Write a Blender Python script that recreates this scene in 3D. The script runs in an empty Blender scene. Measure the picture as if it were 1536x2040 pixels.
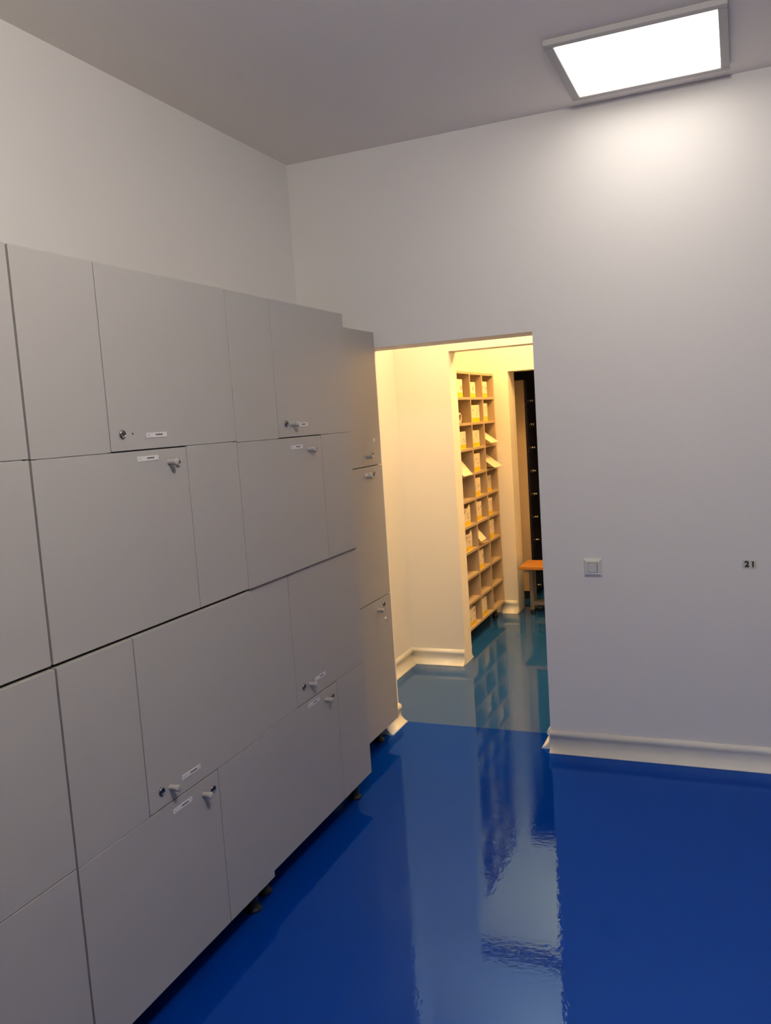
import bpy, bmesh, math, random
from mathutils import Vector, Matrix
random.seed(7)
SC = bpy.context.scene
COL = SC.collection

# ------------------------------------------------------------------ camera
F_PX = 1676.97
YAW, PITCH, ROLL = 0.402597, -0.107714, -0.0657619
fwd = Vector((-math.sin(YAW)*math.cos(PITCH), math.cos(YAW)*math.cos(PITCH), math.sin(PITCH)))
rgt = Vector((math.cos(YAW), math.sin(YAW), 0))
upv = rgt.cross(fwd)
r2 = rgt*math.cos(ROLL) + upv*math.sin(ROLL)
u2 = -rgt*math.sin(ROLL) + upv*math.cos(ROLL)
cam_d = bpy.data.cameras.new('camera')
cam = bpy.data.objects.new('camera', cam_d); COL.objects.link(cam)
cam_d.sensor_fit = 'VERTICAL'; cam_d.sensor_height = 24.0
cam_d.lens = F_PX*24.0/2040.0
cam_d.clip_start = 0.05
cam.matrix_world = Matrix(((r2.x, u2.x, -fwd.x, 0), (r2.y, u2.y, -fwd.y, 0), (r2.z, u2.z, -fwd.z, 1.6), (0, 0, 0, 1)))
SC.camera = cam

# ------------------------------------------------------------------ light levels and exposure
SC.view_settings.view_transform = 'Standard'
SC.view_settings.look = 'None'
SC.view_settings.gamma = 1.0
SC.view_settings.exposure = 0.0
SC.view_settings.use_curve_mapping = False
SC.cycles.use_denoising = True
SC.cycles.max_bounces = 10
SC.cycles.diffuse_bounces = 6
world = bpy.data.worlds.new('world'); SC.world = world
world.use_nodes = True
world.node_tree.nodes['Background'].inputs[0].default_value = (0.02, 0.02, 0.022, 1)
world.node_tree.nodes['Background'].inputs[1].default_value = 0.2
PANEL_MAIN = 4.9       # ceiling panel by the back wall
FILL_GLOBE = 86.0           # unseen fill lamp added above the camera to brighten walls and ceiling
PANEL_CORR = 38.0
PANEL_ROOM = 95.0      # opal globe in the shelf room
MAIN_COL = (1.0, 0.92, 0.82)
CORR_COL = (1.0, 0.68, 0.32)
ROOM_COL = (1.0, 0.57, 0.19)

# ------------------------------------------------------------------ materials
def new_mat(name):
    m = bpy.data.materials.new(name); m.use_nodes = True
    nt = m.node_tree
    return m, nt, nt.nodes['Principled BSDF']

def mat(name, col, rough=0.5, metal=0.0, spec=0.5, bump=None, vary=None, coat=0.0, tint=None):
    """col linear rgb; bump=(scale,strength,distance); vary=(scale,amount)"""
    m, nt, b = new_mat(name)
    b.inputs['Base Color'].default_value = (*col, 1)
    b.inputs['Roughness'].default_value = rough
    b.inputs['Metallic'].default_value = metal
    b.inputs['Specular IOR Level'].default_value = spec
    b.inputs['Coat Weight'].default_value = coat
    if tint: b.inputs['Specular Tint'].default_value = (*tint, 1)
    geo = nt.nodes.new('ShaderNodeTexCoord')
    if vary:
        n = nt.nodes.new('ShaderNodeTexNoise'); n.inputs['Scale'].default_value = vary[0]; n.inputs['Detail'].default_value = 4
        nt.links.new(geo.outputs['Object'], n.inputs['Vector'])
        mp = nt.nodes.new('ShaderNodeMapRange')
        mp.inputs['To Min'].default_value = 1-vary[1]; mp.inputs['To Max'].default_value = 1+vary[1]
        nt.links.new(n.outputs['Fac'], mp.inputs['Value'])
        mx = nt.nodes.new('ShaderNodeVectorMath'); mx.operation = 'SCALE'
        mx.inputs[0].default_value = col
        nt.links.new(mp.outputs['Result'], mx.inputs['Scale'])
        nt.links.new(mx.outputs['Vector'], b.inputs['Base Color'])
    if bump:
        n = nt.nodes.new('ShaderNodeTexNoise'); n.inputs['Scale'].default_value = bump[0]; n.inputs['Detail'].default_value = 2
        nt.links.new(geo.outputs['Object'], n.inputs['Vector'])
        bp = nt.nodes.new('ShaderNodeBump'); bp.inputs['Strength'].default_value = bump[1]; bp.inputs['Distance'].default_value = bump[2]
        nt.links.new(n.outputs['Fac'], bp.inputs['Height'])
        nt.links.new(bp.outputs['Normal'], b.inputs['Normal'])
    return m

def epoxy(name, col, gloss, ior):
    """pigmented mirror-gloss floor paint: diffuse pigment under a tinted glossy layer, slightly wavy"""
    m, nt, b = new_mat(name); nt.nodes.remove(b)
    out = nt.nodes['Material Output']; L = nt.links.new
    d = nt.nodes.new('ShaderNodeBsdfDiffuse'); d.inputs['Color'].default_value = (*col, 1)
    g = nt.nodes.new('ShaderNodeBsdfGlossy'); g.inputs['Color'].default_value = (*gloss, 1); g.inputs['Roughness'].default_value = 0.018
    fr = nt.nodes.new('ShaderNodeFresnel'); fr.inputs['IOR'].default_value = ior
    mx = nt.nodes.new('ShaderNodeMixShader')
    tc = nt.nodes.new('ShaderNodeTexCoord')
    n1 = nt.nodes.new('ShaderNodeTexNoise'); n1.inputs['Scale'].default_value = 9; n1.inputs['Detail'].default_value = 2
    n2 = nt.nodes.new('ShaderNodeTexNoise'); n2.inputs['Scale'].default_value = 55; n2.inputs['Detail'].default_value = 2
    b1 = nt.nodes.new('ShaderNodeBump'); b1.inputs['Strength'].default_value = 0.06; b1.inputs['Distance'].default_value = 0.004
    b2 = nt.nodes.new('ShaderNodeBump'); b2.inputs['Strength'].default_value = 0.20; b2.inputs['Distance'].default_value = 0.0012
    for n, bp in ((n1, b1), (n2, b2)):
        L(tc.outputs['Object'], n.inputs['Vector']); L(n.outputs['Fac'], bp.inputs['Height'])
    L(b1.outputs['Normal'], b2.inputs['Normal']); L(b2.outputs['Normal'], g.inputs['Normal']); L(b2.outputs['Normal'], fr.inputs['Normal'])
    L(fr.outputs[0], mx.inputs[0]); L(d.outputs[0], mx.inputs[1]); L(g.outputs[0], mx.inputs[2]); L(mx.outputs[0], out.inputs['Surface'])
    return m

def emit(name, col, strength):
    m, nt, b = new_mat(name)
    b.inputs['Base Color'].default_value = (0.8, 0.8, 0.8, 1)
    b.inputs['Emission Color'].default_value = (*col, 1)
    b.inputs['Emission Strength'].default_value = strength
    return m

M = {}
M['wall'] = mat('painted_plaster', (0.84, 0.82, 0.80), 0.6, bump=(60, 0.10, 0.004), spec=0.3)
M['wall_darkened'] = mat('darkened_plaster', (0.13, 0.135, 0.15), 0.6, bump=(60, 0.10, 0.004), spec=0.3)  # unseen walls, darkened to cut light bounced onto the lockers
M['ceiling'] = mat('ceiling_paint', (0.92, 0.865, 0.805), 0.8, spec=0.2)
M['wall_corr'] = mat('corridor_plaster', (0.78, 0.75, 0.70), 0.6, bump=(60, 0.10, 0.004), spec=0.3)
M['wall_dark'] = mat('unlit_room_plaster', (0.10, 0.10, 0.11), 0.8, spec=0.2)  # dark colour stands in for the missing light in this room
M['floor'] = epoxy('blue_epoxy', (0.0006, 0.037, 0.32), (0.17, 0.39, 1.0), 2.2)
M['floor_corr'] = mat('teal_epoxy', (0.012, 0.075, 0.26), 0.04, spec=0.55, tint=(0.62, 0.78, 1.0), bump=(9, 0.04, 0.004))
M['pvc'] = mat('baseboard_vinyl', (0.86, 0.84, 0.79), 0.30, vary=(12, 0.04))
M['locker'] = mat('grey_laminate', (0.39, 0.377, 0.364), 0.40, spec=0.3, vary=(1.5, 0.015))
M['carcass'] = mat('shade_dark_board', (0.10, 0.092, 0.085), 0.6)  # darkened from grey so the gaps between doors look shaded
M['edge'] = mat('edge_banding', (0.62, 0.60, 0.57), 0.5)
M['chrome'] = mat('chrome', (0.34, 0.32, 0.29), 0.25, metal=1.0)
M['black'] = mat('black_plastic', (0.012, 0.012, 0.013), 0.5)
M['knob'] = mat('knob_plastic', (0.40, 0.39, 0.38), 0.3)
M['paper'] = mat('label_paper', (0.66, 0.65, 0.645), 0.6)
M['ink'] = mat('ink', (0.03, 0.03, 0.035), 0.7)
M['white_plastic'] = mat('switch_plastic', (0.74, 0.74, 0.70), 0.3)
M['frame'] = mat('lamp_frame', (0.46, 0.445, 0.44), 0.45)
M['shelf'] = mat('beige_board', (0.44, 0.335, 0.215), 0.55, vary=(3, 0.03))
M['carton'] = mat('carton_white', (0.72, 0.63, 0.49), 0.6, vary=(8, 0.04))
M['yellow'] = mat('carton_yellow', (0.80, 0.52, 0.006), 0.55)
M['card'] = mat('brown_card', (0.42, 0.24, 0.10), 0.75)
M['print'] = mat('carton_print', (0.24, 0.20, 0.17), 0.6)
M['navy'] = mat('navy_laminate', (0.006, 0.007, 0.018), 0.4)
M['sidepanel'] = mat('beige_locker_side', (0.46, 0.36, 0.25), 0.5)
M['wood'] = mat('bench_wood', (0.50, 0.22, 0.045), 0.42, vary=(9, 0.12))
M['steel'] = mat('bench_steel', (0.34, 0.32, 0.30), 0.4, metal=0.6)
M['plate'] = mat('number_sticker', (0.66, 0.655, 0.58), 0.35)
M['lamp_main'] = emit('lamp_main', MAIN_COL, PANEL_MAIN)
M['lamp_tray'] = emit('lamp_tray', MAIN_COL, PANEL_MAIN*1.3)
M['lamp_fill_globe'] = emit('lamp_fill_globe', MAIN_COL, FILL_GLOBE)
M['lamp_corr'] = emit('lamp_corridor', CORR_COL, PANEL_CORR)
M['lamp_room'] = emit('lamp_shelf_room', ROOM_COL, PANEL_ROOM)

# ------------------------------------------------------------------ mesh builder
class MB:
    def __init__(s): s.bm = bmesh.new(); s.mats = []
    def mi(s, m):
        if m not in s.mats: s.mats.append(m)
        return s.mats.index(m)
    def _take(s, b, m):
        k = s.mi(m)
        for f in b.faces: f.material_index = k
        me = bpy.data.meshes.new('t'); b.to_mesh(me); b.free()
        s.bm.from_mesh(me); bpy.data.meshes.remove(me)
    def box(s, a, c, m, bev=0.0, seg=1, rot=None):
        b = bmesh.new()
        x0, y0, z0 = [min(a[i], c[i]) for i in range(3)]; x1, y1, z1 = [max(a[i], c[i]) for i in range(3)]
        v = [b.verts.new(p) for p in ((x0,y0,z0),(x1,y0,z0),(x1,y1,z0),(x0,y1,z0),(x0,y0,z1),(x1,y0,z1),(x1,y1,z1),(x0,y1,z1))]
        for q in ((3,2,1,0),(4,5,6,7),(0,1,5,4),(1,2,6,5),(2,3,7,6),(3,0,4,7)): b.faces.new([v[i] for i in q])
        if bev > 0: bmesh.ops.bevel(b, geom=b.edges[:], offset=bev, segments=seg, profile=0.5, affect='EDGES')
        if rot is not None: bmesh.ops.transform(b, matrix=rot, verts=b.verts[:])
        s._take(b, m); return s
    def cyl(s, p, d, r, h, m, r2=None, n=24, bev=0.0):
        """cylinder from point p along direction d"""
        b = bmesh.new()
        bmesh.ops.create_cone(b, cap_ends=True, segments=n, radius1=r, radius2=r if r2 is None else r2, depth=h)
        if bev > 0:
            es = [e for e in b.edges if abs(abs(e.verts[0].co.z)-h/2) < 1e-6 and abs(e.verts[0].co.z-e.verts[1].co.z) < 1e-6]
            bmesh.ops.bevel(b, geom=es, offset=bev, segments=2, profile=0.5, affect='EDGES')
        bmesh.ops.translate(b, vec=(0, 0, h/2), verts=b.verts[:])
        R = Vector((0, 0, 1)).rotation_difference(Vector(d)).to_matrix().to_4x4()
        bmesh.ops.transform(b, matrix=Matrix.Translation(Vector(p)) @ R, verts=b.verts[:])
        for f in b.faces: f.smooth = len(f.verts) == 4
        s._take(b, m); return s
    def lathe(s, p, d, prof, m, n=28):
        """profile list of (radius, height) spun about the axis d through p"""
        b = bmesh.new(); rings = []
        R = Vector((0, 0, 1)).rotation_difference(Vector(d)).to_matrix()
        for r, h in prof:
            rings.append([b.verts.new(Vector(p) + R @ Vector((max(r, 1e-5)*math.cos(2*math.pi*i/n), max(r, 1e-5)*math.sin(2*math.pi*i/n), h))) for i in range(n)])
        for a, c in zip(rings, rings[1:]):
            for i in range(n):
                f = b.faces.new((a[i], a[(i+1) % n], c[(i+1) % n], c[i])); f.smooth = True
        bmesh.ops.recalc_face_normals(b, faces=b.faces[:])
        s._take(b, m); return s
    def prism(s, prof, p0, p1, out, m, smooth=True):
        """profile (outward, z) swept from p0 to p1; out is the outward direction"""
        b = bmesh.new(); o = Vector(out); rows = []
        for P in (Vector(p0), Vector(p1)):
            rows.append([b.verts.new(P + o*u + Vector((0, 0, z))) for u, z in prof])
        n = len(prof)
        for i in range(n):
            f = b.faces.new((rows[0][i], rows[0][(i+1) % n], rows[1][(i+1) % n], rows[1][i])); f.smooth = smooth and i < n-1
        b.faces.new(rows[0]); b.faces.new(rows[1][::-1])
        bmesh.ops.recalc_face_normals(b, faces=b.faces[:])
        s._take(b, m); return s
    def poly(s, pts, m):
        b = bmesh.new(); b.faces.new([b.verts.new(p) for p in pts]); s._take(b, m); return s
    def build(s, name, parent=None, origin=None):
        o0 = Vector(origin) if origin is not None else (ORG[parent.name] if parent is not None else Vector((0, 0, 0)))
        bmesh.ops.translate(s.bm, vec=-o0, verts=s.bm.verts[:])
        me = bpy.data.meshes.new(name); s.bm.to_mesh(me); s.bm.free()
        for m in s.mats: me.materials.append(m)
        o = bpy.data.objects.new(name, me); COL.objects.link(o)
        ORG[o.name] = o0
        if parent is not None: o.parent = parent
        else: o.location = o0
        return o
ORG = {}

def thing(name, label, cat, loc, group=None):
    o = bpy.data.objects.new(name, None); COL.objects.link(o)
    o.empty_display_size = 0.05
    o.location = loc; ORG[o.name] = Vector(loc)
    o['label'] = label; o['category'] = cat
    if group: o['group'] = group
    return o
def tag(o, label, cat, group=None):
    o['label'] = label; o['category'] = cat
    if group: o['group'] = group
    return o
def struct(name, mb, label=None):
    o = mb.build(name); o['kind'] = 'structure'
    if label: o['label'] = label
    return o

# ------------------------------------------------------------------ room dimensions
XL, XR = -2.0325, 2.3          # side walls
YF, YB = -2.4, 3.8166          # wall behind the camera, wall with the doorway
YB2 = 4.0166                   # far face of the doorway wall
ZC = 2.8795
DX0, DX1, DZ = -1.708, -0.8523, 1.955
Y2, Y2B = 5.06, 5.20           # second wall
D2X0, D2X1, D2Z = -1.660, -0.62, 2.003
Y3, Y3B = 6.50, 6.70           # third wall
D3X0, D3X1, D3Z = -1.660, -0.62, 1.920
CX1 = 0.6                      # right end of the corridor rooms
YE = 9.2

def wall_open(name, x0, x1, ya, yb, d0, d1, dz, m, m2=None):
    w = MB()
    w.box((x0, ya, 0), (d0, yb, ZC), m)
    w.box((d1, ya, 0), (x1, yb, ZC), m)
    w.box((d0, ya, dz), (d1, yb, ZC), m)
    return struct(name, w)

struct('floor', MB().box((XL-.2, YF-.2, -.12), (XR+.2, YB2, 0), M['floor']), 'glossy blue epoxy floor of the locker room')
struct('floor_corridor', MB().box((XL-.2, YB2, -.12), (CX1+.2, YE+.2, 0), M['floor_corr']), 'glossy teal epoxy floor beyond the doorway')
struct('ceiling', MB().box((XL-.2, YF-.2, ZC), (XR+.2, YB2, ZC+.12), M['ceiling']), 'plain white ceiling of the locker room')
struct('ceiling_corridor', MB().box((XL-.2, YB2, ZC), (CX1+.2, YE+.2, ZC+.12), M['wall_corr']))
struct('wall_left', MB().box((XL-.2, YF-.2, 0), (XL, YB, ZC), M['wall']))
struct('wall_right', MB().box((XR, YF-.2, 0), (XR+.2, YB, ZC), M['wall_darkened']))
struct('wall_front', MB().box((XL, YF-.2, 0), (XR, YF, ZC), M['wall_darkened']))
wall_open('wall_back', XL-.2, XR+.2, YB, YB2, DX0, DX1, DZ, M['wall'])
struct('wall_corridor_left', MB().box((XL-.2, YB2, 0), (XL, Y2, ZC), M['wall_corr']))
struct('wall_corridor_right', MB().box((CX1, YB2, 0), (CX1+.2, YE+.2, ZC), M['wall_corr']))
wall_open('wall_corridor_back', XL-.2, CX1, Y2, Y2B, D2X0, D2X1, D2Z, M['wall_corr'])
struct('wall_shelf_room_left', MB().box((XL-.25, Y2B, 0), (XL-.05, Y3, ZC), M['wall_corr']))
wall_open('wall_shelf_room_back', XL-.2, CX1, Y3, Y3B, D3X0, D3X1, D3Z, M['wall_corr'])
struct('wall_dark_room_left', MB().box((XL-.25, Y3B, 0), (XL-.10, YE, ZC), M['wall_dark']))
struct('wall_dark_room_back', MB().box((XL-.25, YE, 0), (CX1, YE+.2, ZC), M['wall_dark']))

# ------------------------------------------------------------------ cove baseboards
PROF = [(0.0, 0.0), (0.047, 0.0), (0.0468, 0.003), (0.036, 0.008), (0.025, 0.016), (0.016, 0.027), (0.0105, 0.040), (0.009, 0.054), (0.0105, 0.064),
        (0.0155, 0.071), (0.019, 0.078), (0.0185, 0.085), (0.015, 0.092), (0.009, 0.097), (0.004, 0.0995), (0.0, 0.100)]
def base(name, p0, p1, out, label=None):
    return struct(name, MB().prism(PROF, p0, p1, out, M['pvc']), label)
base('baseboard_back', (DX1, YB, 0), (XR, YB, 0), (0, -1, 0), 'white vinyl cove baseboard right of the doorway')
base('baseboard_back_left', (XL, YB, 0), (DX0-.02, YB, 0), (0, -1, 0))
base('baseboard_jamb_left', (DX0, YB-.004, 0), (DX0, YB2, 0), (1, 0, 0))
base('baseboard_jamb_right', (DX1, YB+.006, 0), (DX1, YB2, 0), (-1, 0, 0))
base('baseboard_left', (XL, YF, 0), (XL, YB, 0), (1, 0, 0))
base('baseboard_right', (XR, YF, 0), (XR, YB, 0), (-1, 0, 0))
base('baseboard_front', (XL, YF, 0), (XR, YF, 0), (0, 1, 0))
base('baseboard_corridor_left', (XL, YB2, 0), (XL, Y2, 0), (1, 0, 0))
base('baseboard_corridor_back', (XL, Y2, 0), (D2X0-.004, Y2, 0), (0, -1, 0), 'white cove baseboard on the lit corridor wall')
base('baseboard_shelf_room_back', (-1.79, Y3, 0), (D3X0-.002, Y3, 0), (0, -1, 0))
base('baseboard_shelf_room_front', (XL, Y2B, 0), (D2X0-.004, Y2B, 0), (0, 1, 0))

# ------------------------------------------------------------------ ceiling lamps
def lamp(cx, cy, label, m_diff, group, m_tray=None, size=0.60):
    t = thing('ceiling_lamp', label, 'lamp', (cx, cy, ZC), group)
    h, fw, dz = size/2, 0.032, 0.022
    f = MB()
    for a, b in (((-h, -h), (h, -h+fw)), ((-h, h-fw), (h, h)), ((-h, -h+fw), (-h+fw, h-fw)), ((h-fw, -h+fw), (h, h-fw))):
        f.box((cx+a[0], cy+a[1], ZC-dz), (cx+b[0], cy+b[1], ZC-.0005), M['frame'], bev=0.002)
    f.build('frame', t)
    i = h-fw
    # luminous tray above, and the slightly sagging diffuser sheet under it
    MB().box((cx-i, cy-i, ZC-.004), (cx+i, cy+i, ZC-.001), m_tray or m_diff).build('light_tray', t)
    n = 20; b = bmesh.new(); rows = []
    for k in range(n+1):
        x = -i + 2*i*k/n; u = (k/n-0.5)*2
        sag = 0.022*max(0, 1-((u-0.25)/0.65)**2)
        rows.append((b.verts.new((cx+x, cy-i+sag, ZC-.0075)), b.verts.new((cx+x, cy+i, ZC-.0075))))
    for p, q in zip(rows, rows[1:]): b.faces.new((p[0], p[1], q[1], q[0]))
    d = MB(); d._take(b, m_diff); d.build('diffuser', t)
    return t
lamp(-0.31, 3.395, 'square white ceiling panel lamp glowing beside the doorway wall', M['lamp_main'], None, M['lamp_tray'])
def globe(x, y, z, label, m='lamp_fill_globe'):
    t = thing('unseen_globe_lamp', label, 'lamp', (x, y, ZC))
    g = MB(); n = 14
    g.lathe((x, y, z), (0, 0, 1), [(0.15*math.sin(math.pi*k/n), -0.15*math.cos(math.pi*k/n)) for k in range(n+1)], M[m]); g.build('globe', t)
    MB().cyl((x, y, z+.149), (0, 0, 1), .008, ZC-.03-z-.149, M['frame'], n=12).build('stem', t)
    MB().cyl((x, y, ZC-.03), (0, 0, 1), .05, .0295, M['frame']).build('ceiling_rose', t)
globe(-0.10, 0.95, 2.65, 'unseen fill globe lamp added close under the ceiling above the camera')
lamp(-1.10, 4.46, 'warm square ceiling lamp over the corridor', M['lamp_corr'], None)
globe(-1.00, 5.80, 2.58, 'warm opal globe lamp over the pigeonhole shelf room', 'lamp_room')

# ------------------------------------------------------------------ locker hardware
def add_lock(door, x, y, z):
    l = MB()
    l.lathe((x, y, z), (1, 0, 0), [(0.0115, 0), (0.0118, 0.002), (0.0105, 0.0042), (0.0085, 0.0048), (0.0080, 0.0036), (0.0078, 0.0034), (0, 0.0040)], M['chrome'])
    l.box((x+.0035, y-.0007, z-.0035), (x+.0046, y+.0009, z+.0035), M['black'])
    l.cyl((x+.0034, y, z+.0014), (1, 0, 0), 0.0021, 0.0011, M['black'], n=12)
    l.build('lock', door)
def add_knob(door, x, y, z):
    k = MB()
    k.lathe((x, y, z), (1, 0, 0), [(0.0074, 0), (0.0072, 0.006), (0.0076, 0.013), (0.0088, 0.019), (0.0098, 0.0235), (0.0100, 0.0275), (0.0090, 0.0295), (0.006, 0.0303), (0, 0.0305)], M['knob'])
    k.build('knob', door)
def add_plate(door, x, y0, y1, z, h=0.0135, num=True, tilt=0.0):
    p = MB(); w = y1-y0
    p.box((x, y0, z-h/2), (x+.0012, y1, z+h/2), M['paper'])
    c = y0+w*0.62
    n = 7                                             # a short line of small dark letters
    for k in range(n):
        a = c-w*.17+k*w*.34/n
        p.box((x+.0012, a, z-h*.10), (x+.00135, a+w*.34/n*0.86, z+h*(.16 if k % 3 else .22)), M['ink'])
    if num:
        p.box((x+.0012, y0+w*.085, z-h*.2), (x+.00135, y0+w*.10, z+h*.2), M['ink'])
        p.box((x+.0012, y0+w*.17, z-h*.42), (x+.00132, y0+w*.174, z+h*.42), M['ink'])
    o = p.build('name_plate', door)
    return o
def add_sticker(door, x, y, z):
    s = MB(); s.lathe((x, y, z), (1, 0, 0), [(0.011, 0), (0.011, 0.0008), (0, 0.0009)], M['paper'])
    s.build('round_sticker', door)

W, STRIP, DT = 0.857, 0.270, 0.018
def z_locker(name_label, y0, x, zb, zt, feet, spec, group, xback=-2.0, seam=0.0035):
    """Cabinet with two interlocking L-shaped doors facing +X. y0 = near edge, spec = hardware per door."""
    t = thing('locker_cabinet', name_label, 'locker', ((x+xback)/2, y0+W/2, zb-(0.1 if feet else 0)), group)
    y1 = y0+W; g = seam; zm = (zb+zt)/2
    xc = x-DT-.002                                    # front of the carcass
    c = MB(); th = .018
    c.box((xback, y0+g, zb), (xc, y0+g+th, zt), M['carcass'])
    c.box((xback, y1-th-g, zb), (xc, y1-g, zt), M['carcass'])
    c.box((xback, y0+g+th, zt-th), (xc, y1-g-th, zt), M['carcass'])
    c.box((xback, y0+g+th, zb), (xc, y1-g-th, zb+th), M['carcass'])
    c.box((xback, y0+g+th, zb+th), (xback+.006, y1-g-th, zt-th), M['carcass'])
    c.box((xback+.006, y0+STRIP, zm-.009), (xc-.004, y1-STRIP, zm+.009), M['carcass'])
    c.box((xback+.006, y0+STRIP-.018, zm+.009), (xc-.004, y0+STRIP, zt-th), M['carcass'])
    c.box((xback+.006, y1-STRIP, zb+th), (xc-.004, y1-STRIP+.018, zm-.009), M['carcass'])
    c.build('carcass', t)
    q = g/2; w = 0.001; h = 0.0018; s = 0.0008
    # door with the wide panel at the top: wide panel plus narrow strip reaching down on the right
    a = MB()
    a.box((x-DT, y0+STRIP+h, zm+h), (x, y1-q, zt-w), M['locker'], bev=.0006)
    a.box((x-DT, y1-STRIP+h, zb+w), (x, y1-q, zm-s), M['locker'], bev=.0006)
    a.box((x-DT+.001, y1-STRIP+.01, zm-.02), (x-.003, y1-.02, zm+.02), M['edge'])
    da = a.build('door', t)
    b = MB()
    b.box((x-DT, y0+q, zb+w), (x, y1-STRIP-h, zm-h), M['locker'], bev=.0006)
    b.box((x-DT, y0+q, zm-h+s*2), (x, y0+STRIP-h, zt-w), M['locker'], bev=.0006)
    b.box((x-DT+.001, y0+.02, zm-.02), (x-.003, y0+STRIP-.01, zm+.02), M['edge'])
    db = b.build('door', t)
    for d, sp in ((da, spec[0]), (db, spec[1])):
        for kind, u, v in sp:
            if kind == 'lock': add_lock(d, x, y0+u, zm+v)
            elif kind == 'knob': add_knob(d, x, y0+u, zm+v)
            elif kind == 'plate': add_plate(d, x, y0+u, y0+u+.089, zm+v)
            elif kind == 'hole':
                MB().cyl((x, y0+u, zm+v), (1, 0, 0), 0.0028, 0.0004, M['black'], n=12).build('screw_hole', d)
    if feet:
        MB().box((x-.16, y0+.01, 0), (x-.145, y1-.01, zb), M['black']).build('plinth_or_shade_board', t)  # dark board added behind the feet so the floor gap reads as shade
        for fx in (x-.065, xback+.06):
            for fy in (y0+.05, y1-.05):
                f = MB()
                f.lathe((fx, fy, 0), (0, 0, 1), [(0, 0), (0.028, 0), (0.029, 0.004), (0.026, 0.010), (0.018, 0.016), (0.018, 0.07), (0.026, 0.078), (0.028, zb-.001), (0, zb-.0005)], M['black'])
                f.build('foot', t)
    return t
ZL0, ZL1, ZU0, ZU1 = 0.100, 1.0805, 1.0865, 2.043
YA = 1.4446
UP1 = ((('lock', .318, .045), ('hole', .359, .045), ('plate', .413, .0385)), (('lock', .539, -.045), ('knob', .500, -.040), ('plate', .367, -.0235)))
LO1 = ((('lock', .325, .047), ('knob', .362, .043), ('plate', .416, .045)), (('lock', .555, -.048), ('knob', .508, -.044), ('plate', .364, -.031)))
UP2 = ((('lock', .328, .050), ('knob', .366, .047), ('plate', .400, .044)), (('lock', .532, -.052), ('knob', .480, -.050), ('plate', .347, -.036)))
LO2 = ((('lock', .326, .061), ('knob', .372, .057), ('plate', .412, .0605)), (('lock', .543, -.047), ('knob', .487, -.042), ('plate', .347, -.021)))
GRP = 'grey lockers along the left wall'
z_locker('grey upper locker cut off by the left edge of the photo', YA-W, -1.478, ZU0, ZU1, False, UP1, GRP, seam=.007)
z_locker('grey lower locker cut off by the left edge of the photo', YA-W, -1.4705, ZL0, ZL1, True, LO1, GRP, seam=.006)
z_locker('grey upper locker with one knob missing, second column from the left edge', YA, -1.478, ZU0, ZU1, False, UP1, GRP, seam=.007)
z_locker('grey lower locker in front, below the one whose knob is missing', YA, -1.470, ZL0, ZL1, True, LO1, GRP, seam=.006)
z_locker('grey upper locker beside the tall narrow three-door locker', YA+W+.002, -1.480, ZU0-.0035, ZU1, False, UP2, GRP, seam=.003)
z_locker('grey lower locker beside the tall narrow three-door locker', YA+W+.002, -1.490, ZL0, ZL1+.0005, True, LO2, GRP, seam=.003)

# tall narrow locker next to the doorway
def tall_locker():
    x, y0, y1, xb = -1.626, 3.175, 3.812, -2.0
    t = thing('locker_cabinet', 'tall narrow grey locker with three stacked doors beside the doorway', 'locker', ((x+xb)/2, (y0+y1)/2, 0), GRP)
    xc = x-DT-.002; th = .018; zb, zt = .10, 2.030
    c = MB()
    c.box((xb, y0, zb), (xc, y0+th, zt), M['carcass']); c.box((xb, y1-th, zb), (xc, y1, zt), M['locker'])
    c.box((xb, y0+th, zt-th), (xc, y1-th, zt), M['carcass']); c.box((xb, y0+th, zb), (xc, y1-th, zb+th), M['carcass'])
    c.box((xb, y0+th, zb+th), (xb+.006, y1-th, zt-th), M['carcass'])
    zs = (zb, .745, 1.390, zt)
    for z in zs[1:3]: c.box((xb+.006, y0+th, z-.009), (xc-.004, y1-th, z+.009), M['carcass'])
    c.build('carcass', t)
    for i in range(3):
        d = MB().box((x-DT, y0+.001, zs[i]+.002), (x, y1-.001, zs[i+1]-.002), M['locker'], bev=.0006).build('door', t)
        if i == 2:
            add_knob(d, x, 3.640, 1.437); add_lock(d, x, 3.706, 1.446); add_sticker(d, x, 3.735, 1.510)
        elif i == 1:
            add_knob(d, x, 3.625, 1.342); add_lock(d, x, 3.706, 1.352); add_plate(d, x, 3.600, 3.680, 1.352, num=False)
        else:
            add_knob(d, x, 3.645, 0.694); add_lock(d, x, 3.722, 0.708); add_sticker(d, x, 3.730, 0.632)
    MB().box((x-.16, y0+.01, 0), (x-.145, y1-.11, zb), M['black']).build('plinth_or_shade_board', t)  # added dark board, stands in for the shade below the tall locker
    for fx in (x-.08, xb+.06):
        for fy in (y0+.05, y1-.08):
            f = MB(); f.lathe((fx, fy, 0), (0, 0, 1), [(0, 0), (0.028, 0), (0.029, 0.004), (0.026, 0.010), (0.018, 0.016), (0.018, 0.07), (0.026, 0.078), (0.028, zb-.001), (0, zb-.0005)], M['black'])
            f.build('foot', t)
tall_locker()

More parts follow.
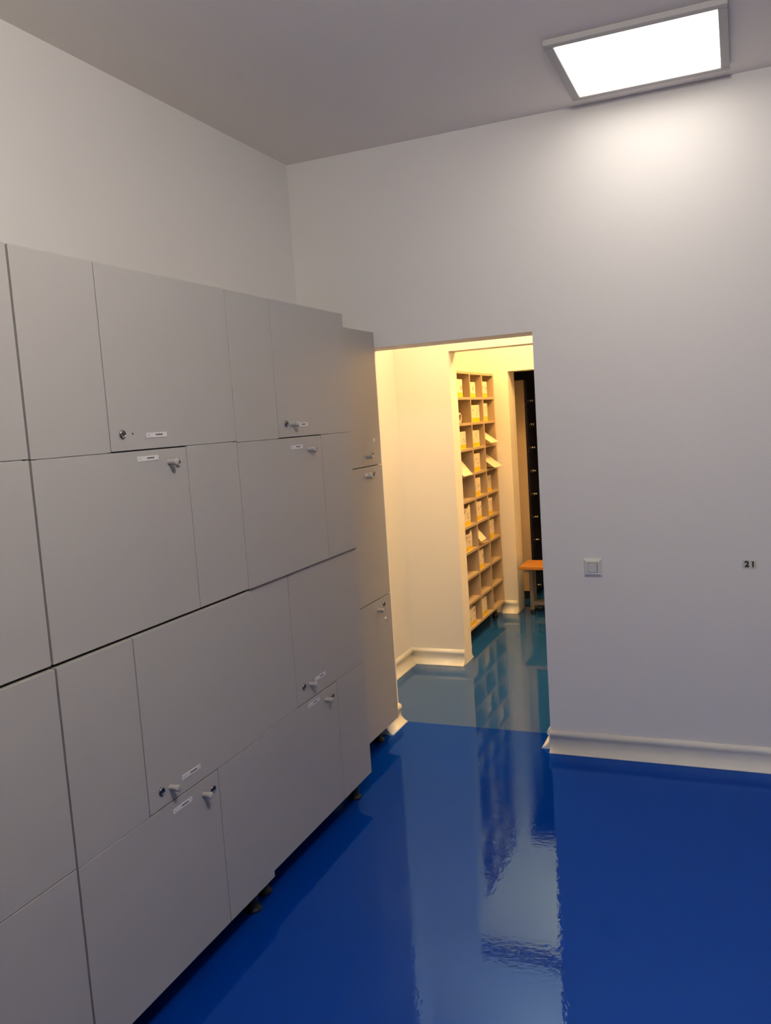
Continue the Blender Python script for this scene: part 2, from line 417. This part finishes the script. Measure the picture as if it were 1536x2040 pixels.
# ------------------------------------------------------------------ wall switch and number sign
def switch():
    cx, cz, s, y = -0.624, 0.8795, 0.0405, YB
    t = thing('light_switch', 'white square light switch on the wall right of the doorway', 'light switch', (cx, y, cz))
    f = MB(); wi = 0.0220                              # frame tapers outwards and has a square hole
    o, i, e = s, wi, s-0.012
    def ring(h, d): return [(cx-h, y-d, cz-h), (cx+h, y-d, cz-h), (cx+h, y-d, cz+h), (cx-h, y-d, cz+h)]
    b = bmesh.new(); R = [[b.verts.new(p) for p in ring(h, d)] for h, d in ((o, 0), (o, .004), (e, .0125), (i, .0115), (i, .004))]
    for p, q in zip(R, R[1:]):
        for k in range(4): b.faces.new((p[k], p[(k+1) % 4], q[(k+1) % 4], q[k]))
    bmesh.ops.recalc_face_normals(b, faces=b.faces[:]); f._take(b, M['white_plastic'])
    f.poly(ring(i, .0035), M['black'])
    f.build('cover_frame', t)
    r = MB(); j = wi-.0018
    R4 = Matrix.Translation((cx, y-.0105, cz)) @ Matrix.Rotation(math.radians(5), 4, 'X')
    r.box((-j, -.0055, -j), (j, .004, j), M['white_plastic'], bev=.0012, seg=2, rot=R4)
    r.build('rocker', t)
switch()

def digit_mesh(ch, size, name):
    cu = bpy.data.curves.new(name, 'FONT'); cu.body = ch; cu.size = size; cu.extrude = 0.0006; cu.offset = 0.0016
    cu.align_x = 'CENTER'; cu.align_y = 'CENTER'
    o = bpy.data.objects.new(name, cu); COL.objects.link(o)
    dg = bpy.context.evaluated_depsgraph_get()
    me = bpy.data.meshes.new_from_object(o.evaluated_get(dg))
    COL.objects.unlink(o); bpy.data.objects.remove(o); bpy.data.curves.remove(cu)
    me.name = name
    return me
def number_sign():
    t = thing('number_sign', 'small number 21 sticker on the wall at the right edge', 'sign', (0.027, YB, 0.897))
    p = MB()
    p.box((-0.002, YB-.001, 0.880), (0.0262, YB-.0001, 0.915), M['plate'])
    p.box((0.0275, YB-.001, 0.878), (0.0545, YB-.0001, 0.914), M['plate'])
    p.build('backing', t)
    me = digit_mesh('2', 0.0345, 'digit'); me.materials.clear(); me.materials.append(M['ink'])
    o = bpy.data.objects.new('digit', me); COL.objects.link(o); o.parent = t
    o.location = (0.0165-0.027, -.0015, 0.898-0.897); o.rotation_euler = (math.pi/2, 0, 0)
    d = MB()
    b = bmesh.new()
    pts = [(0.0350, .9105), (0.0345, .9085), (0.0368, .9065), (0.0372, .8860), (0.0438, .8855), (0.0434, .9105)]
    front = [b.verts.new((px, YB-.0021, pz)) for px, pz in pts]; back = [b.verts.new((px, YB-.0010, pz)) for px, pz in pts]
    b.faces.new(front); b.faces.new(back[::-1])
    for k in range(len(pts)): b.faces.new((front[k], back[k], back[(k+1) % len(pts)], front[(k+1) % len(pts)]))
    bmesh.ops.recalc_face_normals(b, faces=b.faces[:]); d._take(b, M['ink']); d.build('digit', t)
number_sign()

# ------------------------------------------------------------------ pigeonhole shelf
SX, SXB = -1.750, -2.07
SY0, SY1, SZ0, SZ1 = 5.462, 6.405, 0.105, 1.905
NR, NC, BT = 10, 3, 0.018
CW = (SY1-SY0-BT)/NC; CH = (SZ1-SZ0-BT)/NR
def pigeonhole():
    t = thing('pigeonhole_shelf', 'tall beige pigeonhole shelf of thirty compartments beyond the doorway', 'shelf', ((SX+SXB)/2, (SY0+SY1)/2, 0))
    MB().box((SXB, SY0+BT, SZ0), (SXB+.006, SY1-BT, SZ1), M['shelf']).build('back_panel', t)
    for y in (SY0, SY1-BT): MB().box((SXB, y, SZ0), (SX, y+BT, SZ1), M['shelf'], bev=.0006).build('side_panel', t)
    for i in (1, 2):
        MB().box((SXB+.006, SY0+i*CW, SZ0+BT), (SX-.001, SY0+i*CW+BT, SZ1-BT), M['shelf'], bev=.0006).build('divider', t)
    for r in range(NR+1):
        z = SZ0+r*CH
        MB().box((SXB+.006, SY0+BT, z), (SX-.0005, SY1-BT, z+BT), M['shelf'], bev=.0006).build('shelf_board', t)
    MB().box((SX-.14, SY0+.02, 0), (SX-.12, SY1-.02, SZ0), M['black']).build('plinth_or_shade_board', t)  # added black board, set forward to darken the gap under the shelf
    for y in (SY0+.04, SY1-.05):
        MB().lathe((SX-.07, y, 0), (0, 0, 1), [(0, 0), (.024, 0), (.024, .01), (.016, .018), (.016, SZ0-.0005), (0, SZ0-.0002)], M['black']).build('foot', t)
pigeonhole()
def cell(r, c):   # r = 1 at the top, c = 1 nearest; returns y range and shelf surface z
    y0 = SY0+(c-1)*CW+BT; z0 = SZ0+(NR-r)*CH+BT
    return y0, y0+CW-BT, z0
ORD = ['', 'top', 'second', 'third', 'fourth', 'fifth', 'sixth', 'seventh', 'eighth', 'ninth', 'bottom']
CN = ['', 'nearest', 'middle', 'farthest']
def where(r, c): return f'in the {CN[c]} compartment of the {ORD[r]} shelf row'
BG = 'cartons in the pigeonholes'
def marks(mb, x, y0, w, z0, h, rnd):
    """a few dark printed strokes on the upper right and left of the carton's front"""
    n = rnd.randint(3, 5)
    for k in range(n):
        cy = y0+w*(rnd.uniform(.45, .92) if k < n-1 else rnd.uniform(.08, .35)); cz = z0+h*rnd.uniform(.42, .86)
        L = h*rnd.uniform(.12, .30); a = rnd.uniform(.2, 1.3); tk = .0034
        dy, dz = math.cos(a)*L/2, math.sin(a)*L/2; ny, nz = -math.sin(a)*tk, math.cos(a)*tk
        cl = lambda v: min(max(v, y0+.003), y0+w-.003)
        mb.poly([(x+.0006, cl(cy-dy-ny), cz-dz-nz), (x+.0006, cl(cy+dy-ny), cz+dz-nz), (x+.0006, cl(cy+dy+ny), cz+dz+nz), (x+.0006, cl(cy-dy+ny), cz-dz+nz)], M['print'])
def carton(r, c, w, h, off=.004, depth=.22, label=None, inset=.012, x1=None, band=.25, lid=None, z_add=0.0):
    y0, y1, z0 = cell(r, c); rnd = random.Random(r*31+c*7+int(w*1000))
    y0 += off; xf = (SX-inset) if x1 is None else x1; z0 += z_add
    t = thing('carton', label or f'white carton with yellow base band {where(r, c)}', 'box', (xf-depth/2, y0+w/2, z0), BG)
    b = MB()
    b.box((xf-depth, y0, z0), (xf, y0+w, z0+h*band), M['yellow'])
    b.box((xf-depth, y0, z0+h*band), (xf, y0+w, z0+h), M['carton'])
    marks(b, xf, y0, w, z0, h, rnd)
    b.build('body', t)
    if lid == 'up':                                    # open top flap standing at the back of the box
        f = MB(); R = Matrix.Translation((xf-depth*.55, y0, z0+h)) @ Matrix.Rotation(math.radians(-25), 4, 'Y')
        f.box((-.001, .004, 0), (.001, w*.8, min(.045, CH-BT-h-.004)), M['carton'], rot=R); f.build('top_flap', t)
    elif lid == 'torn':
        f = MB(); hh = min(.030, CH-BT-h-.006)
        f.poly([(xf, y0+w*.55, z0+h), (xf, y0+w, z0+h), (xf-.004, y0+w*.97, z0+h+hh), (xf-.002, y0+w*.78, z0+h+hh*.4)], M['carton'])
        f.poly([(xf, y0, z0+h), (xf, y0+w*.5, z0+h), (xf+.018, y0+w*.42, z0+h+hh*.35), (xf+.014, y0+w*.05, z0+h+hh*.1)], M['carton'])
        f.build('torn_flap', t)
    return t
def flap_carton(r, c, w, h, label, flap=.12, ang=28, off=.004, inset=.055, skew=.0):
    """open brown box whose white lid droops out over the shelf edge"""
    y0, y1, z0 = cell(r, c); y0 += off; xf = SX-inset; dp = .2
    t = thing('open_carton', label, 'box', (xf-dp/2, y0+w/2, z0), BG)
    b = MB(); th = .003
    b.box((xf-dp, y0, z0), (xf, y0+w, z0+th), M['card'])
    b.box((xf-th, y0, z0+th), (xf, y0+w, z0+h), M['card']); b.box((xf-dp, y0, z0+th), (xf-dp+th, y0+w, z0+h), M['card'])
    b.box((xf-dp+th, y0, z0+th), (xf-th, y0+th, z0+h), M['card']); b.box((xf-dp+th, y0+w-th, z0+th), (xf-th, y0+w, z0+h), M['card'])
    b.build('body', t)
    f = MB(); a = math.radians(ang)
    R = Matrix.Translation((xf-.02, y0, z0+h+.012)) @ Matrix.Rotation(a, 4, 'Y')
    f.box((0, 0, -.001), (flap, w, .001), M['carton'], bev=.0005, rot=R)
    f.build('lid_flap', t)
    return t
carton(1, 1, .150, .122)
carton(1, 2, .150, .108, label='shorter front carton of the two in the middle of the top shelf row')
carton(1, 2, .132, .142, x1=SX-.235-.002, depth=.07, label='taller carton standing behind another in the middle of the top shelf row')
carton(1, 3, .150, .116)
carton(2, 2, .225, .122, label='widest white carton with yellow base band, middle of the second shelf row')
carton(2, 3, .135, .132)
carton(3, 1, .165, .120)
carton(3, 2, .190, .118, lid='up', label='white carton with its top flap raised, middle of the third shelf row')
flap_carton(3, 3, .205, .100, 'open carton with lid drooping out, farthest compartment of the third shelf row', flap=.165, ang=36, inset=.07)
flap_carton(4, 1, .205, .112, 'open brown carton with white lid hanging out, nearest compartment of the fourth row', flap=.165, ang=52, inset=.07)
carton(4, 2, .175, .128)
flap_carton(4, 3, .215, .112, 'open carton with lid drooping out, farthest compartment of the fourth shelf row', flap=.19, ang=38, inset=.07)
carton(5, 2, .145, .130, off=.012)
carton(5, 3, .140, .122)
carton(6, 1, .175, .118, lid='torn', label='torn white carton with dark scuffs, nearest compartment of the sixth shelf row')
carton(6, 2, .135, .135, off=.02)
carton(6, 3, .120, .128, off=.02)
carton(7, 1, .185, .112, lid='torn', label='torn-open white carton, nearest compartment of the seventh shelf row')
flap_carton(7, 2, .14, .125, 'small open carton with a curled white lid, middle of the seventh shelf row', flap=.135, ang=50, inset=.05)
carton(7, 3, .150, .140)
carton(8, 2, .130, .136, off=.012)
carton(10, 1, .175, .125)
carton(10, 2, .150, .135, off=.012)
carton(10, 3, .040, .105, label='thin white carton at the edge of the farthest bottom-row compartment', off=.003)
# paper roll
y0, y1, z0 = cell(2, 1)
t = thing('paper_roll', 'pale paper roll with dark core in the nearest compartment of the second row', 'roll', (SX-.08, y0+.055, z0))
MB().lathe((SX-.16, y0+.055, z0+.036), (1, 0, 0), [(.026, 0), (.036, 0), (.036, .15), (.035, .152), (.027, .152), (.026, .150), (.026, 0)], M['carton']).build('paper', t)
MB().lathe((SX-.158, y0+.055, z0+.036), (1, 0, 0), [(.0255, .002), (.0255, .148), (.0235, .148), (.0235, .002), (0, .0025)], M['card']).build('core', t)

# ------------------------------------------------------------------ bench in the far doorway
def bench():
    x0, x1, ya, yb, zt = -1.605, -0.66, 6.335, 6.640, 0.405
    t = thing('bench', 'low wooden bench with steel legs in the far doorway', 'bench', ((x0+x1)/2, (ya+yb)/2, 0))
    n = 3; w = (yb-ya)/n
    for k in range(n):
        MB().box((x0, ya+k*w+.0015, zt-.026), (x1, ya+(k+1)*w-.0015, zt), M['wood'], bev=.004, seg=2).build('seat_slat', t)
    for xa in (x0+.035, x1-.070):
        for yy in (ya+.18, yb-.045):
            l = MB().box((xa, yy, .022), (xa+.032, yy+.032, zt-.046), M['steel'], bev=.003).build('leg', t)
            MB().lathe((xa+.016, yy+.016, 0), (0, 0, 1), [(0, 0), (.022, 0), (.022, .006), (.014, .012), (.014, .024), (0, .024)], M['black']).build('foot_pad', l)
        MB().box((xa, ya+.02, zt-.046), (xa+.032, yb-.02, zt-.026), M['steel'], bev=.002).build('seat_support', t)
    for yy in (ya+.184, yb-.041):
        MB().box((x0+.067, yy, .060), (x1-.070, yy+.025, .090), M['steel'], bev=.002).build('stretcher', t)
bench()

# ------------------------------------------------------------------ dark lockers in the unlit room
def dark_locker(y0, label):
    x, xb, w, zb, zt = -1.637, -2.05, .30, .07, 1.862
    t = thing('navy_locker', label, 'locker', ((x+xb)/2, y0+w/2, 0), 'navy lockers in the unlit room')
    c = MB(); th = .018
    c.box((xb, y0, zb), (x-.020, y0+th, zt), M['sidepanel']); c.box((xb, y0+w-th, zb), (x-.020, y0+w, zt), M['sidepanel'])
    c.box((xb, y0+th, zt-th), (x-.020, y0+w-th, zt), M['sidepanel']); c.box((xb, y0+th, zb), (x-.020, y0+w-th, zb+th), M['sidepanel'])
    c.box((xb, y0+th, zb+th), (xb+.006, y0+w-th, zt-th), M['sidepanel'])
    c.build('carcass', t)
    MB().box((xb+.02, y0+.01, 0), (x-.06, y0+w-.01, zb), M['black']).build('plinth_or_shade_board', t)
    hgt = (zt-zb)/9.0-.0015
    for k in range(9):
        za = zb+k*(zt-zb)/9
        d = MB().box((x-.018, y0+.002, za+.002), (x, y0+w-.002, za+hgt), M['navy'], bev=.001).build('door', t)
        MB().lathe((x, y0+.13, za+.025), (1, 0, 0), [(.015, 0), (.016, .003), (.010, .010), (.016, .018), (.015, .026), (0, .028)], M['chrome']).build('knob', d)
dark_locker(7.00, 'navy locker tower with beige side panel behind the bench')
dark_locker(7.303, 'second navy locker tower behind the one with the beige side')
